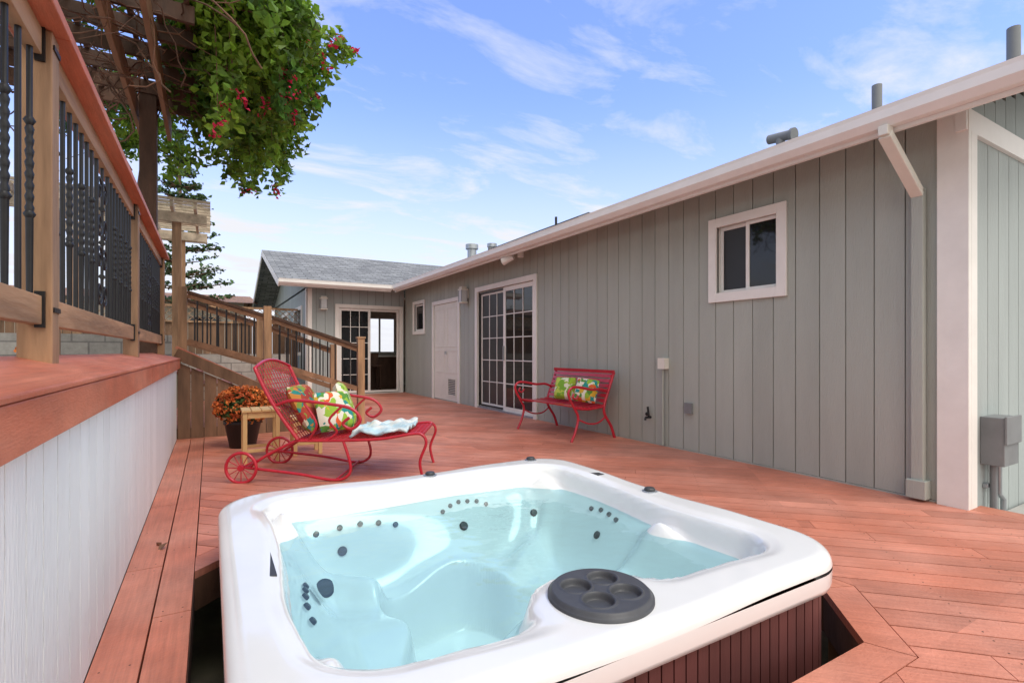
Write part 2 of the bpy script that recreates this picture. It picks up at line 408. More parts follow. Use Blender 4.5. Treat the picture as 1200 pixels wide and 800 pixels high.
for (a,zt,r) in ((136,.08,.015),(130,.10,.015),(124,.11,.015),(118,.11,.015),(112,.10,.015),(106,.08,.015),
     (84,.1,.013),(80,.12,.013),(76,.13,.013),(72,.13,.013),(68,.12,.013),(64,.1,.013),(75,.02,.026),(126,0,.024),
     (168,.09,.015),(173,.1,.015),(178,.11,.015),(184,.11,.015),(190,.09,.015),
     (20,.12,.014),(15,.13,.014),(10,.13,.014),(5,.12,.014),(12,.02,.022),(45,.03,.022)):
    t=math.radians(a); x,y=wallpt(cx+.45*math.cos(t),cy+.45*math.sin(t),cx+1.3*math.cos(t),cy+1.3*math.sin(t),zt); disc(x,y,r)
disc(.46,2.50,.045); disc(1.52,1.95,.05,'plastic',.03); disc(1.60,2.07,.03)
for x,y in ((1.18,3.01),(1.93,3.02),(2.09,2.05)): disc(x,y,.030,'plastic',.022); disc(x,y,.042,'galv',.006)
mb.box(2.06,2.11,2.45,2.62,ZR-.005,ZR+.010,'plastic')
mb.box(.165,.20,1.95,2.2,ZR-.09,ZR-.005,'plastic')
mb.done('jets_and_controls',tub)
# cup holder tray with four moulded wells
mb=MB(); c=(1.06,1.25)
holes=[(c[0]+.078*math.cos(a),c[1]+.078*math.sin(a)) for a in (.8,2.37,3.94,5.5)]
def th(x,y):
    r=math.hypot(x-c[0],y-c[1]); z=ZR+.024-.014*ss(.150,.166,r)
    for h in holes:
        d=math.hypot(x-h[0],y-h[1]); z+=.004*math.exp(-((d-.052)/.004)**2)-.019*(1-ss(.040,.048,d))
    return z
vs=[];fs=[];A_=160;rs_=[.0015]+[.166*i/80 for i in range(1,81)]
for r_ in rs_:
    for j in range(A_):
        t=2*math.pi*j/A_; x=c[0]+r_*math.cos(t);y=c[1]+r_*math.sin(t); vs.append((x,y,th(x,y)))
for j in range(A_):
    t=2*math.pi*j/A_; vs.append((c[0]+.168*math.cos(t),c[1]+.168*math.sin(t),ZR-.03))
for i in range(len(rs_)):
    for j in range(A_): fs.append((i*A_+j,(i+1)*A_+j,(i+1)*A_+(j+1)%A_,i*A_+(j+1)%A_))
fs.append(tuple(range(A_)))
mb.add(vs,fs,'tray',True); mb.done('cup_holder',tub)

# ---------------------------------------------------------------- house
house=empty('ranch_house')
ZE=2.655; sl=.325; XR=8.0; ZRD=ZE+sl*(XR-3.9)
def split_board(mb,out0,out1,a0,a1,z0,z1,ops,k):
    segs=[(z0,z1)]
    for (b0,b1,c0,c1) in ops:
        if (a0+a1)/2>b0 and (a0+a1)/2<b1:
            ns=[]
            for (p,q) in segs:
                if c0>p: ns.append((p,min(q,c0)))
                if c1<q: ns.append((max(p,c1),q))
            segs=[s for s in ns if s[1]-s[0]>.001]
    for (p,q) in segs: mb.box(a0,a1,out0,out1,p,q,k)
def siding(mb,a0,a1,z0,z1,ops,k='siding',w=.203,kg='groove',g=.008,topf=None):
    cuts=[a0,a1]+[o[0] for o in ops if a0<o[0]<a1]+[o[1] for o in ops if a0<o[1]<a1]
    x=a0
    while x<a1: 
        cuts.append(x); cuts.append(min(a1,x+w-g)); x+=w
    cuts=sorted(set(cuts)); 
    for i in range(len(cuts)-1):
        p,q=cuts[i],cuts[i+1]
        if q-p<.0015: continue
        zt=z1 if topf is None else topf(p)
        if zt<=z0+.01: continue
        ingap=((p+q)/2-a0)%w>(w-g)
        if ingap: split_board(mb,-.03,-.012,p,q,z0,zt,ops,kg)
        else: split_board(mb,-.03,0,p,q,z0,zt,ops,k)
def main(a,o,u): return (4.36-o,a,u)
def wing(a,o,u): return (a,12.86-o,u)
def wingL(a,o,u): return (1.97-o,a,u)
def gab(a,o,u): return (a,1.42-o,u)
mb=MB(main)
ops=[(2.72,3.37,1.62,2.29),(6.71,8.66,0,2.17),(9.54,10.86,-.0,2.09),(11.5,12.15,1.55,2.2)]
siding(mb,1.56,12.86,.015,2.75,ops); mb.done('long_wall_siding',house)
mb=MB(main); mb.box(1.42,12.86,-.02,.004,-.3,.012,'siding'); mb.done('wall_base',house)
mb=MB(gab)
siding(mb,4.36,12.2,-.2,2.52,[],'siding2'); siding(mb,4.30,12.2,2.67,4.6,[],'siding2',topf=lambda a: ZE+sl*(min(a,2*XR-a-.2)-3.9)-.07)
mb.box(4.30,12.2,-.03,.03,2.52,2.67,'fascia'); o=mb.done('gable_siding',house)
mb=MB(); mb.box(4.325,4.37,1.385,1.56,-.25,2.72,'white'); mb.box(4.371,4.47,1.385,1.43,-.25,2.519,'white'); mb.done('corner_trim',house,.004)
def trim(mb,a0,a1,z0,z1,t,k='white',o0=.003,o1=.03,bottom=True):
    mb.box(a0,a0+t,o0,o1,z0,z1,k); mb.box(a1-t,a1,o0,o1,z0,z1,k)
    mb.box(a0+t,a1-t,o0,o1,z1-t,z1,k)
    if bottom: mb.box(a0+t,a1-t,o0,o1,z0,z0+t,k)
def reveal(mb,a0,a1,z0,z1,k='white',d=-.09):
    mb.box(a0-.02,a0,d,.002,z0,z1,k); mb.box(a1,a1+.02,d,.002,z0,z1,k); mb.box(a0,a1,d,.002,z1,z1+.02,k); mb.box(a0,a1,d,.002,z0-.02,z0,k)
def sash(mb,a0,a1,z0,z1,t,o0,o1,glass='glass',k='white',grid=None):
    trim(mb,a0,a1,z0,z1,t,k,o0,o1)
    if glass: mb.box(a0+t,a1-t,(o0+o1)/2-.004,(o0+o1)/2+.004,z0+t,z1-t,glass)
    if grid:
        nx,nz=grid; oo=(o0+o1)/2+.005
        for i in range(1,nx):
            x=a0+t+(a1-a0-2*t)*i/nx; mb.box(x-.008,x+.008,oo,oo+.01,z0+t,z1-t,k)
        for i in range(1,nz):
            z=z0+t+(z1-z0-2*t)*i/nz; mb.box(a0+t,a1-t,oo+.001,oo+.009,z-.008,z+.008,k)
mb=MB(main)
trim(mb,2.64,3.45,1.54,2.37,.09); reveal(mb,2.72,3.37,1.62,2.29)
sash(mb,2.725,3.06,1.625,2.285,.035,-.045,-.015); sash(mb,3.03,3.365,1.625,2.285,.035,-.07,-.046,'screen')
mb.done('window',house,.003)
mb=MB(main)
trim(mb,11.42,12.23,1.47,2.28,.08); reveal(mb,11.5,12.15,1.55,2.2); sash(mb,11.505,12.145,1.555,2.195,.04,-.05,-.02)
mb.done('small_window',house,.003)
mb=MB(main)
trim(mb,6.62,8.75,.0,2.26,.09,bottom=False); reveal(mb,6.71,8.66,0.01,2.17); mb.box(6.71,8.66,-.08,.02,-.0,.03,'galv')
sash(mb,6.715,7.72,.03,2.165,.075,-.04,-.01,'glass','white',(3,5)); sash(mb,7.66,8.655,.03,2.165,.075,-.075,-.045,'screen','white',(3,5))
trim(mb,7.70,8.64,.045,2.15,.03,'black',-.035,-.02); mb.box(7.675,7.69,-.01,.02,.9,1.15,'galv')
mb.done('sliding_door',house,.002)
mb=MB(main)
trim(mb,9.46,10.94,0,2.17,.08,'white',bottom=False)
for a0,a1 in ((9.545,10.195),(10.2,10.855)):
    mb.box(a0,a1,-.035,.0,.02,2.085,'cream')
    trim(mb,a0+.08,a1-.08,1.15,1.98,.02,'cream',.0005,.008); trim(mb,a0+.08,a1-.08,.6,1.08,.02,'cream',.0005,.008)
trim(mb,9.545+.12,10.195-.12,.12,.5,.025,'cream',.0005,.012)
for i in range(9): mb.box(9.545+.15,10.195-.15,.0005,.012,.155+.036*i,.172+.036*i,'groove')
mb.tube([(10.16,.03,1.0),(10.16,.03,1.06)],.02,'galv')
mb.done('utility_doors',house,.002)
mb=MB(wing)
siding(mb,1.97,4.32,.015,2.62,[(2.69,4.2,0,2.12)],'siding2')
mb.box(1.95,2.07,.003,.03,0,2.55,'white'); mb.done('wing_wall',house)
mb=MB(wing)
trim(mb,2.6,4.29,0,2.21,.09,bottom=False); reveal(mb,2.69,4.2,0.01,2.12); sash(mb,2.695,3.46,.03,2.115,.06,-.04,-.01,'glass','white',(3,5)); trim(mb,3.42,4.195,.03,2.115,.05,'white',-.075,-.045)
mb.done('wing_sliding_door',house,.002)
mb=MB()
mb.box(2.0,4.0,15.5,15.55,0,2.5,'interior'); mb.box(4.9,7,15.5,15.55,0,2.5,'interior'); mb.box(4.0,4.9,15.5,15.55,0,1.05,'interior'); mb.box(4.0,4.9,15.5,15.55,2.05,2.5,'interior')  # window opening added in back wall to let daylight into the room
mb.box(4.43,4.47,15.49,15.56,1.05,2.05,'white'); mb.box(3.98,4.92,15.47,15.499,1.0,1.05,'white'); mb.box(3.98,4.92,15.47,15.499,2.05,2.1,'white')
mb.box(2.0,2.05,12.95,15.5,0,2.5,'interior'); mb.box(2.0,7,12.95,15.5,2.4,2.45,'cream'); mb.box(2.0,7,12.95,15.5,.0,.02,'floorin')
mb.box(5.3,5.35,12.95,15.5,0,2.4,'interior')
mb.box(3.2,4.9,14.6,15.2,.02,.9,'darkwood'); mb.box(3.15,4.95,14.55,15.25,.9,.94,'cream')
for x,y in ((3.7,13.9),(4.0,13.9),(3.7,14.2),(4.0,14.2)): mb.tube([(x,y,.02),(x,y,.65)],.02,'darkwood')
mb.box(3.66,4.04,13.86,14.24,.65,.69,'darkwood'); mb.box(3.66,4.04,14.2,14.24,.69,1.0,'darkwood')
mb.done('wing_interior',house)
mb=MB(wingL)
siding(mb,12.86,20,0,2.6,[],'siding2')
trim(mb,13.6,15.0,.95,2.2,.09); mb.box(13.7,14.9,.004,.012,1.04,2.1,'glass'); mb.box(14.28,14.32,.012,.02,1.04,2.1,'white')
trim(mb,16.2,17.6,.95,2.2,.09); mb.box(16.3,17.5,.004,.012,1.04,2.1,'glass')
mb.box(12.83,12.96,.003,.03,0,2.55,'white')
mb.done('wing_side_wall',house)
mb=MB(); mb.add([(1.97,12.3,2.55),(1.97,20.3,2.55),(1.97,16.3,3.8)],[(0,1,2)],'siding2'); mb.done('wing_gable',house)
mb=MB()
def slope(poly,t,k):
    vs=[p for p in poly]+[(p[0],p[1],p[2]-t) for p in poly]; n=len(poly)
    mb.add(vs,[tuple(range(n)),tuple(range(n,2*n))[::-1]]+[(i,n+i,n+(i+1)%n,(i+1)%n) for i in range(n)],k)
slope([(3.88,.85,ZE),(XR,.85,ZRD),(XR,12.3+XR-3.9,ZRD),(3.88,12.28,ZE)],.03,'shingle')
slope([(XR,.85,ZRD),(12.5,.85,ZE),(12.5,20,ZE),(XR,20,ZRD)],.03,'shingle')
slope([(1.28,12.28,ZE),(3.88,12.28,ZE),(XR,12.3+XR-3.9,ZRD),(1.28,12.3+XR-3.9,ZRD)],.03,'shingle')
slope([(1.28,12.3+XR-3.9,ZRD),(XR,12.3+XR-3.9,ZRD),(XR,20.5,ZE),(1.28,20.5,ZE)],.03,'shingle')
mb.done('roof',house)
mb=MB()
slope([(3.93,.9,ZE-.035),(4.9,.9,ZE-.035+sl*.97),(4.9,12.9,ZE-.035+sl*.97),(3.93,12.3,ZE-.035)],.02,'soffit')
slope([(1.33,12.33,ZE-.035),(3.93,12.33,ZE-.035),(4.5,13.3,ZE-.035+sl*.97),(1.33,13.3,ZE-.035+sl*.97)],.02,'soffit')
mb.done('soffit',house)
mb=MB()
mb.box(3.895,3.925,.88,12.27,2.505,2.645,'fascia')
prof=[(3.893,2.53),(3.83,2.53),(3.79,2.575),(3.79,2.63),(3.785,2.655),(3.80,2.655),(3.80,2.60),(3.84,2.545),(3.893,2.545)]
vs=[(x,.86,z) for x,z in prof]+[(x,12.18,z) for x,z in prof]; n=len(prof)
mb.add(vs,[(i,(i+1)%n,n+(i+1)%n,n+i) for i in range(n)]+[tuple(range(n)),tuple(range(n,2*n))[::-1]],'fascia')
mb.box(1.30,3.79,12.25,12.28,2.505,2.645,'fascia')
vs=[(1.28,12.243-(3.893-x),z) for x,z in prof]+[(3.79,12.243-(3.893-x),z) for x,z in prof]
mb.add(vs,[(i,n+i,n+(i+1)%n,(i+1)%n) for i in range(n)]+[tuple(range(n))[::-1],tuple(range(n,2*n))],'fascia')
mb.beam((1.29,12.28,ZE-.09),(1.29,16.4,ZRD-.09),.03,.15,'fascia',(0,0,1)); mb.beam((1.29,20.5,ZE-.09),(1.29,16.4,ZRD-.09),.03,.15,'fascia')
mb.beam((3.93,.875,ZE-.09),(XR,.875,ZRD-.09),.03,.16,'fascia')
mb.done('fascia_and_gutter',house)
mb=MB()
mb.beam((3.84,1.66,2.535),(3.84,1.66,2.47),.08,.06,'cream',(0,1,0)); mb.beam((3.835,1.66,2.48),(4.30,1.66,2.16),.075,.055,'cream',(0,0,1)); mb.beam((4.31,1.66,2.20),(4.31,1.66,.14),.05,.075,'siding',(0,1,0)); mb.box(4.26,4.37,1.60,1.72,.02,.15,'siding')
mb.done('downspout',house,.006)
mb=MB(main)
mb.box(3.66,3.75,0.001,.035,.40,.51,'greybox'); mb.tube([(4.05,.03,.015),(4.05,.03,.85)],.014,'siding'); mb.box(3.99,4.09,.001,.07,.86,.98,'cream')
mb.tube([(4.26,.0,.30),(4.26,.08,.30),(4.26,.09,.27)],.014,'black'); mb.ball((4.26,.06,.34),.022,'black'); mb.tube([(4.26,.03,.3),(4.28,.03,.42)],.012,'black')
mb.done('outlets_and_hose_bib',house)
def lamp(name,fn,a,z):
    mb=MB(fn)
    mb.box(a-.06,a+.06,.001,.03,z-.05,z+.12,'cream'); mb.box(a-.085,a+.085,.03,.17,z+.10,z+.13,'cream')
    mb.box(a-.06,a+.06,.045,.155,z+.13,z+.17,'cream'); mb.box(a-.07,a+.07,.04,.16,z-.12,z+.10,'lantern')
    for da in (-.075,.063):
        for oo in (.035,.153): mb.box(a+da,a+da+.012,oo,oo+.012,z-.13,z+.1,'greybox')
    mb.box(a-.08,a+.08,.03,.17,z-.15,z-.125,'cream'); mb.done(name,house,.003)
lamp('wall_lantern',main,9.13,2.15); lamp('wall_lantern',wing,2.32,2.2)
mb=MB(); mb.tube([(4.1,6.7,2.60),(4.1,6.7,2.50)],.05,'white',12); mb.tube([(4.0,6.75,2.50),(3.9,6.9,2.44)],[.04,.06],'white',12); mb.done('flood_light',house)
mb=MB()
def rz(x): return ZE+sl*(x-3.9)
mb.tube([(4.6,2.05,rz(4.6)-.05),(4.6,2.05,3.18)],.036,'greybox',14); mb.tube([(4.6,1.24,rz(4.6)-.05),(4.6,1.24,3.2)],.036,'greybox',14)
mb.tube([(4.8,2.98,rz(4.8)-.05),(4.8,2.98,3.13)],.04,'greybox',14); mb.tube([(4.8,2.86,3.13),(4.8,3.10,3.16)],.045,'greybox',14); mb.tube([(4.8,2.84,3.12),(4.8,2.87,3.125)],.065,'greybox',14)
mb.box(4.5,4.8,3.5,3.8,rz(4.5)-.02,2.95,'greybox')
mb.tube([(5,10.24,2.9),(5,10.24,3.32)],.1,'galv',18); mb.tube([(5,10.24,3.32),(5,10.24,3.42)],.14,'galv',18)
mb.tube([(5,9.3,2.9),(5,9.3,3.2)],.06,'galv',14); mb.tube([(5,9.3,3.2),(5,9.3,3.27)],.1,'galv',14)
mb.tube([(4.8,6.75,2.9),(4.8,6.75,3.22)],.02,'black',8)
slope([(4.7,6.9,rz(4.7)+.14),(5.6,6.9,rz(5.6)+.24),(5.6,8.8,rz(5.6)+.24),(4.7,8.8,rz(4.7)+.14)],.07,'black'); 
mb.tube([(4.8,9.0,2.9),(4.8,9.0,3.12)],.05,'greybox',8); mb.tube([(4.7,5.2,2.85),(4.7,5.2,3.02)],.05,'greybox',12); mb.box(4.55,4.8,5.6,5.85,2.8,2.99,'greybox')
mb.done('roof_vents',house)
mb=MB(gab)
mb.box(4.62,4.88,.001,.13,.27,.60,'greybox'); mb.box(4.61,4.89,.131,.145,.42,.61,'greybox')
mb.tube([(4.70,.05,.27),(4.70,.05,-.15)],.022,'greybox'); mb.tube([(4.80,.05,.27),(4.80,.05,.05),(4.88,.05,-.0),(4.88,.05,-.15)],.018,'galv'); mb.box(4.66,4.74,.001,.03,.1,.13,'galv')
o=mb.done('electric_meter_box',house,.004)

# ---------------------------------------------------------------- left white wall + cap
lw=empty('white_planter_wall')
def left(a,o,u): return (-.348+o,a,u)
mb=MB(left); siding(mb,-2,7.30,.002,.87,[],'whitewall',.135,'wgroove',.006); mb.done('boards',lw)
mb=MB(); mb.box(-.5,-.38,-2,7.3,-.3,.93,'pot'); mb.done('core',lw)
mb=MB()
y=-2
for e in (1.0,3.9,7.34):
    mb.box(-.346,-.312,y,e-.003,.85,.955,'deckcap')
    vs=[(-.307,yy,.957) for yy in (y,e-.003)]+[(-.56,yy,1.022) for yy in (y,e-.003)]+[(-.307,yy,.972) for yy in (y,e-.003)]+[(-.56,yy,1.037) for yy in (y,e-.003)]
    mb.add(vs,[(0,2,3,1),(4,5,7,6),(0,1,5,4),(2,6,7,3),(0,4,6,2),(1,3,7,5)],'deckcap'); y=e
mb.done('cap_rail',lw,.004)

rl=empty('deck_railing'); XRl=-.5
mb=MB()
posts=[-.1,2.30,4.65,7.12]
for y in posts: mb.box(XRl-.045,XRl+.045,y-.045,y+.045,.96,2.12,'pine')
mb.done('posts',rl,.004)
mb=MB()
for i in range(3):
    a,b=posts[i]+.047,posts[i+1]-.047
    mb.box(XRl-.02,XRl+.02,a,b,1.14,1.235,'pineh'); mb.box(XRl-.02,XRl+.02,a,b,2.03,2.12,'pineh')
mb.done('rails',rl,.003)
mb=MB(); 
for a,b in ((-1,2.3),(2.303,7.2)): mb.box(XRl-.08,XRl+.085,a,b,2.122,2.16,'deckcap')
mb.done('top_cap',rl,.004)
mb=MB()
def scroll(y0,zc,sy,szz,R_,turns=1.4):
    pts=[]
    for q in range(26):
        f=q/25; t=f*turns*2*math.pi; r=R_*(1-.78*f)
        pts.append((XRl,y0+sy*(R_-r*math.cos(t)),zc+szz*r*math.sin(t)))
    mb.tube(pts,.0062,'black',6)
for i in range(3):
    a,b=posts[i]+.1,posts[i+1]-.1; n=int((b-a)/.112); mid=(a+b)/2
    for j in range(n+1):
        y=a+(b-a)*j/n
        if abs(y-mid)<.20: continue
        if j%2==1:
            zs=[1.2]+[1.5+.012*q for q in range(24)]+[2.06]
            rr=[.0085]+[.0105+.0025*math.sin(q*2.1) for q in range(24)]+[.0085]
            mb.tube([(XRl,y,z) for z in zs],rr,'black',7)
            for zz_ in (1.49,1.79): mb.tube([(XRl,y,zz_-.014),(XRl,y,zz_),(XRl,y,zz_+.014)],[.009,.017,.009],'black',7)
        else: mb.tube([(XRl,y,z) for z in (1.2,2.06)],.0085,'black',8)
    for dy in (-.16,.16): mb.tube([(XRl,mid+dy,1.2),(XRl,mid+dy,2.06)],.0095,'black',8)
    mb.tube([(XRl,mid,1.2),(XRl,mid,2.06)],.0075,'black',6)
    for sgn in (-1,1):
        for zc,up in ((1.36,-1),(1.54,1),(1.72,-1),(1.90,1)): scroll(mid+sgn*.004,zc,sgn,up,.070)
    for zc in (1.45,1.63,1.81): mb.tube([(XRl,mid-.012,zc),(XRl,mid+.012,zc)],.014,'black',7)
mb.done('balusters',rl)
mb=MB()
for y in posts:
    for z in (1.19,2.07):
        for sgn in (-1,1): mb.box(XRl+.001,XRl+.028,y+sgn*.05-.006,y+sgn*.05+.006,z-.06,z+.06,'black')
        mb.box(XRl+.046,XRl+.05,y-.04,y+.04,z-.008,z+.008,'black')
mb.done('brackets',rl)

# ---------------------------------------------------------------- stairs
st=empty('wooden_staircase')
mb=MB(); nst=6; sx0,sx1=-.45,1.55; run=(sx1-sx0)/nst; rise=.96/nst; y0,y1=7.62,8.75
for i in range(nst):
    z=.96-rise*(i+1)
    if i<nst-1: mb.box(sx0+run*i,sx0+run*(i+1)+.03,y0,y1,z-.035,z,'deckcap')
    mb.box(sx0+run*i-.0,sx0+run*i+.02,y0,y1,z,z+rise-.036,'plank')
mb.box(-1.6,sx0-.001,y0,y1,.92,.96,'deckcap')
mb.done('treads',st)
mb=MB()
x=-.34
while x<1.5:
    top=.96-(x+.07-sx0)*(.96/(sx1-sx0))+.05
    if top>.03: mb.add([(x,7.36,.0),(x+.132,7.36,0),(x+.132,7.36,max(.01,top-.066)),(x,7.36,top),(x,7.33,.0),(x+.132,7.33,0),(x+.132,7.33,max(.01,top-.066)),(x,7.33,top)],[(0,1,2,3),(7,6,5,4),(0,4,5,1),(1,5,6,2),(2,6,7,3),(3,7,4,0)],'plank')
    x+=.138
mb.box(-.36,1.5,7.365,7.37,0,.12,'pot')
mb.beam((-.36,7.305,1.03),(1.6,7.305,.05),.035,.13,'plank'); mb.beam((-.36,7.47,1.105),(1.6,7.47,.08),.28,.03,'deckcap')
mb.done('side_boards',st)
mb=MB()
for (x,t,b) in ((-.30,1.86,.95),(.66,1.66,.3),(1.90,1.24,0)): mb.box(x-.048,x+.048,7.55,7.646,b,t,'pine')
mb.box(1.84,1.96,7.54,7.66,1.241,1.27,'pine')
for (x,t,b) in ((.66,1.62,.3),(1.75,1.17,0)): mb.box(x-.048,x+.048,8.75,8.846,b,t,'pine')
mb.done('newel_posts',st,.004)
mb=MB()
def rail(x0,z0,x1,z1,y):
    mb.beam((x0,y,z0),(x1,y,z1),.09,.035,'darkwood'); mb.beam((x0,y,z0-.62),(x1,y,z1-.62),.04,.07,'beam')
    mb.beam((x0,y,z0-.05),(x1,y,z1-.05),.04,.05,'beam')
    n=max(2,int((x1-x0)/.10))
    for i in range(1,n):
        t=i/n; x=x0+(x1-x0)*t; z=z0+(z1-z0)*t; mb.tube([(x,y,z-.6),(x,y,z-.05)],.0095,'black',6)
rail(-.25,1.80,.61,1.54,7.6); rail(.71,1.52,1.85,1.13,7.6); rail(-.3,1.80,.61,1.5,8.8); rail(.71,1.48,1.7,1.1,8.8)
mb.done('stair_rails',st)

# ---------------------------------------------------------------- pergola with vine
pg=empty('pergola'); 
mb=MB()
for (x,y) in ((-.6,7.05),(-4.3,7.05),(-4.3,1.0)): mb.box(x-.08,x+.08,y-.08,y+.08,.93,3.92,'darkwood')
for x in (-.44,-.73,-4.15,-4.45): mb.box(x-.022,x+.022,-1.2,7.7,3.68,3.92,'beam')
mb.done('posts_and_beams',pg,.004)
mb=MB()
y=-1.0
while y<7.8:
    mb.box(-4.9,-.12,y-.02,y+.02,3.921,4.07,'darkwood'); y+=.42
x=-4.8
while x<-.15:
    mb.box(x-.02,x+.02,-1.1,7.9,4.071,4.11,'darkwood'); x+=.22
mb.done('rafters',pg)
vn=empty('flowering_vine')
rnd=random.Random(11)
def arc(pts,n=6):
    out=[];P_=[Vector(p) for p in pts]; P_=[P_[0]]+P_+[P_[-1]]
    for i in range(1,len(P_)-2):
        for k in range(n):
            t=k/n;a,b,c,d=P_[i-1],P_[i],P_[i+1],P_[i+2]
            out.append(.5*((2*b)+(-a+c)*t+(2*a-5*b+4*c-d)*t*t+(-a+3*b-3*c+d)*t**3))
    out.append(P_[-2]); return out
pts=[];stems=[];tips=[]
for i in range(165):
    y=rnd.uniform(5.3,8.0); s0=Vector((rnd.uniform(-.35,.0),y,rnd.uniform(4.12,4.6)))
    out=rnd.uniform(.1,1.22); up=rnd.uniform(.0,.85)*(.4+out/1.25*.6); drop=rnd.uniform(.1,1.50)*(1-.42*out/1.25)
    dy=rnd.gauss(-.1,.32)
    p1=s0+Vector((out*.45,dy*.4,up)); p2=s0+Vector((out*.85,dy*.8,up*.6-drop*.25)); p3=s0+Vector((out,dy,-drop*.9+up*.2))
    path=arc([s0,p1,p2,p3],5); stems.append(path); tips.append(p3)
    for q in range(len(path)):
        sp_=.125*(1-.62*q/len(path))
        for k in range(16): pts.append(path[q]+Vector((rnd.gauss(0,sp_),rnd.gauss(0,sp_),rnd.gauss(-.02,sp_))))
cl=[]
for i in range(30):
    cl.append((Vector((rnd.uniform(-.1,.65),rnd.uniform(5.5,7.7),rnd.uniform(4.0,5.0))),rnd.uniform(.18,.32)))
for i in range(18):
    cl.append((Vector((rnd.uniform(-1.6,-.3),rnd.uniform(7.8,9.2),rnd.uniform(3.6,4.4))),rnd.uniform(.14,.26)))
for i in range(22):
    cl.append((Vector((rnd.uniform(-4.5,-.5),rnd.uniform(4.5,8),rnd.uniform(4.3,4.6))),rnd.uniform(.15,.3)))
for c,r in cl:
    for k in range(int(2600*r*r)):
        v=Vector((rnd.gauss(0,1),rnd.gauss(0,1),rnd.gauss(0,.8))); pts.append(c+v.normalized()*r*rnd.random()**.4)
mb=MB(); leaves(mb,pts,.088,'leaf',.5); mb.done('leaves',vn)
mb=MB()
tips.sort(key=lambda p:-(p.x*1.2-p.y*.35))
for c in tips[:26:3]+tips[40::24]:
    for h in range(3):
        c2=c+Vector((rnd.gauss(0,.06),rnd.gauss(-.05,.06),rnd.gauss(0,.06)))
        leaves(mb,[c2+Vector((rnd.gauss(0,.025),rnd.gauss(0,.025),rnd.gauss(0,.025))) for k in range(9)],.045,'flower_red')
mb.done('flowers',vn)
mb=MB()
for i in range(330):
    p=Vector((rnd.uniform(-3.2,-.1),rnd.uniform(4.0,7.9),rnd.uniform(3.75,4.2))); q=[p]
    dd_=Vector((rnd.gauss(0,1),rnd.gauss(0,1),rnd.gauss(0,.3))).normalized()
    for k in range(7):
        dd_=(dd_+Vector((rnd.gauss(0,.4),rnd.gauss(0,.4),rnd.gauss(-.05,.25)))).normalized(); q.append(q[-1]+dd_*.13)
    mb.tube(q,rnd.uniform(.003,.009),'twig',4)
for path in stems: mb.tube(path,[.010-.0005*k for k in range(len(path))],'twig',4)
mb.tube([(-.75,7.2,.93),(-.72,7.15,1.8),(-.7,7.2,2.8),(-.6,7.2,3.7),(-.4,7.0,4.2)],[.05,.045,.04,.035,.03],'twig',8)
mb.done('stems',vn)

ab=empty('garden_arbor'); mb=MB()
for x,y in ((-.45,9.5),(-1.9,9.5),(-.45,11),(-1.9,11)): mb.box(x-.06,x+.06,y-.06,y+.06,.9,3.05,'pine')
for y in (9.42,9.58,10.92,11.08): mb.box(-2.5,-.05,y-.02,y+.02,3.05,3.2,'arbor')
for i in range(8): mb.box(-2.3+.3*i-.02,-2.3+.3*i+.02,9.1,11.4,3.201,3.3,'arbor')
for i in range(12): mb.box(-2.5,.0,9.1+.2*i-.015,9.1+.2*i+.015,3.301,3.34,'arbor')
mb.done('frame',ab)

mb=MB(); mb.box(-12,-.55,10.0,10.18,.5,1.32,'block'); mb.box(-.54,1.6,13.0,13.18,-.2,1.0,'block'); mb.done('block_wall')
mb=MB()
x=-9
while x<1.9:
    mb.box(x,x+.14,14.2,14.22,.5,1.75,'plank'); x+=.15
for i in range(75):
    x=-9+i*.15; mb.beam((x,14.18,1.78),(x+.32,14.18,2.10),.012,.03,'pine',(0,1,0)); mb.beam((x+.32,14.16,1.78),(x,14.16,2.10),.012,.03,'pine',(0,1,0))
mb.box(-9,2,14.15,14.21,1.74,1.78,'pine'); mb.box(-9,2,14.15,14.21,2.1,2.15,'pine'); mb.done('wooden_fence')
nh=empty('neighbour_house'); mb=MB()
mb.box(-7,1.0,20,27,.5,2.75,'neigh'); mb.box(-.6,.3,19.97,20.0,1.2,2.2,'glass'); mb.box(-4,-3,19.97,20.0,1.2,2.2,'glass'); mb.done('walls',nh)
mb=MB(); vs=[(-7.4,19.5,2.7),(1.4,19.5,2.7),(1.4,23.5,3.3),(-7.4,23.5,3.3),(-7.4,27.5,2.7),(1.4,27.5,2.7)]
mb.add(vs,[(0,1,2,3),(3,2,5,4),(0,3,4),(1,5,2)],'beam'); mb.done('roof',nh)

tc=empty('conifer_tree'); mb=MB(); bx,by=-.85,19.1
mb.tube([(bx,by,.5),(bx+.05,by,3.5),(bx,by,8.0)],[.16,.11,.02],'twig',8)
pts=[]
z=2.6
while z<7.9:
    R=(8.1-z)*.27+.1
    for k in range(7):
        a=rnd.random()*6.28; e=Vector((bx+R*math.cos(a),by+R*math.sin(a),z+R*.18)); s0=Vector((bx,by,z))
        mb.tube([s0,s0.lerp(e,.5)-Vector((0,0,.05)),e],[.025,.015,.006],'twig',5)
        for q in range(50):
            t=rnd.random(); p=s0.lerp(e,t); pts.append(p+Vector((rnd.gauss(0,.07),rnd.gauss(0,.07),rnd.gauss(0,.04)+.02)))
    z+=.40
leaves(mb,pts,.13,'leafd'); mb.done('trunk_and_needles',tc)
mb=MB(); pts=[]
for i in range(46):
    x=rnd.uniform(-45,-2); y=rnd.uniform(34,48); h=rnd.uniform(1.8,4.2); r=rnd.uniform(1.2,2.6)
    for k in range(200):
        v=Vector((rnd.gauss(0,1),rnd.gauss(0,1),rnd.gauss(0,1))).normalized()*r*rnd.random()**.35; pts.append(Vector((x,y,h*.5))+Vector((v.x,v.y,v.z*h*.35/r*1.3)))
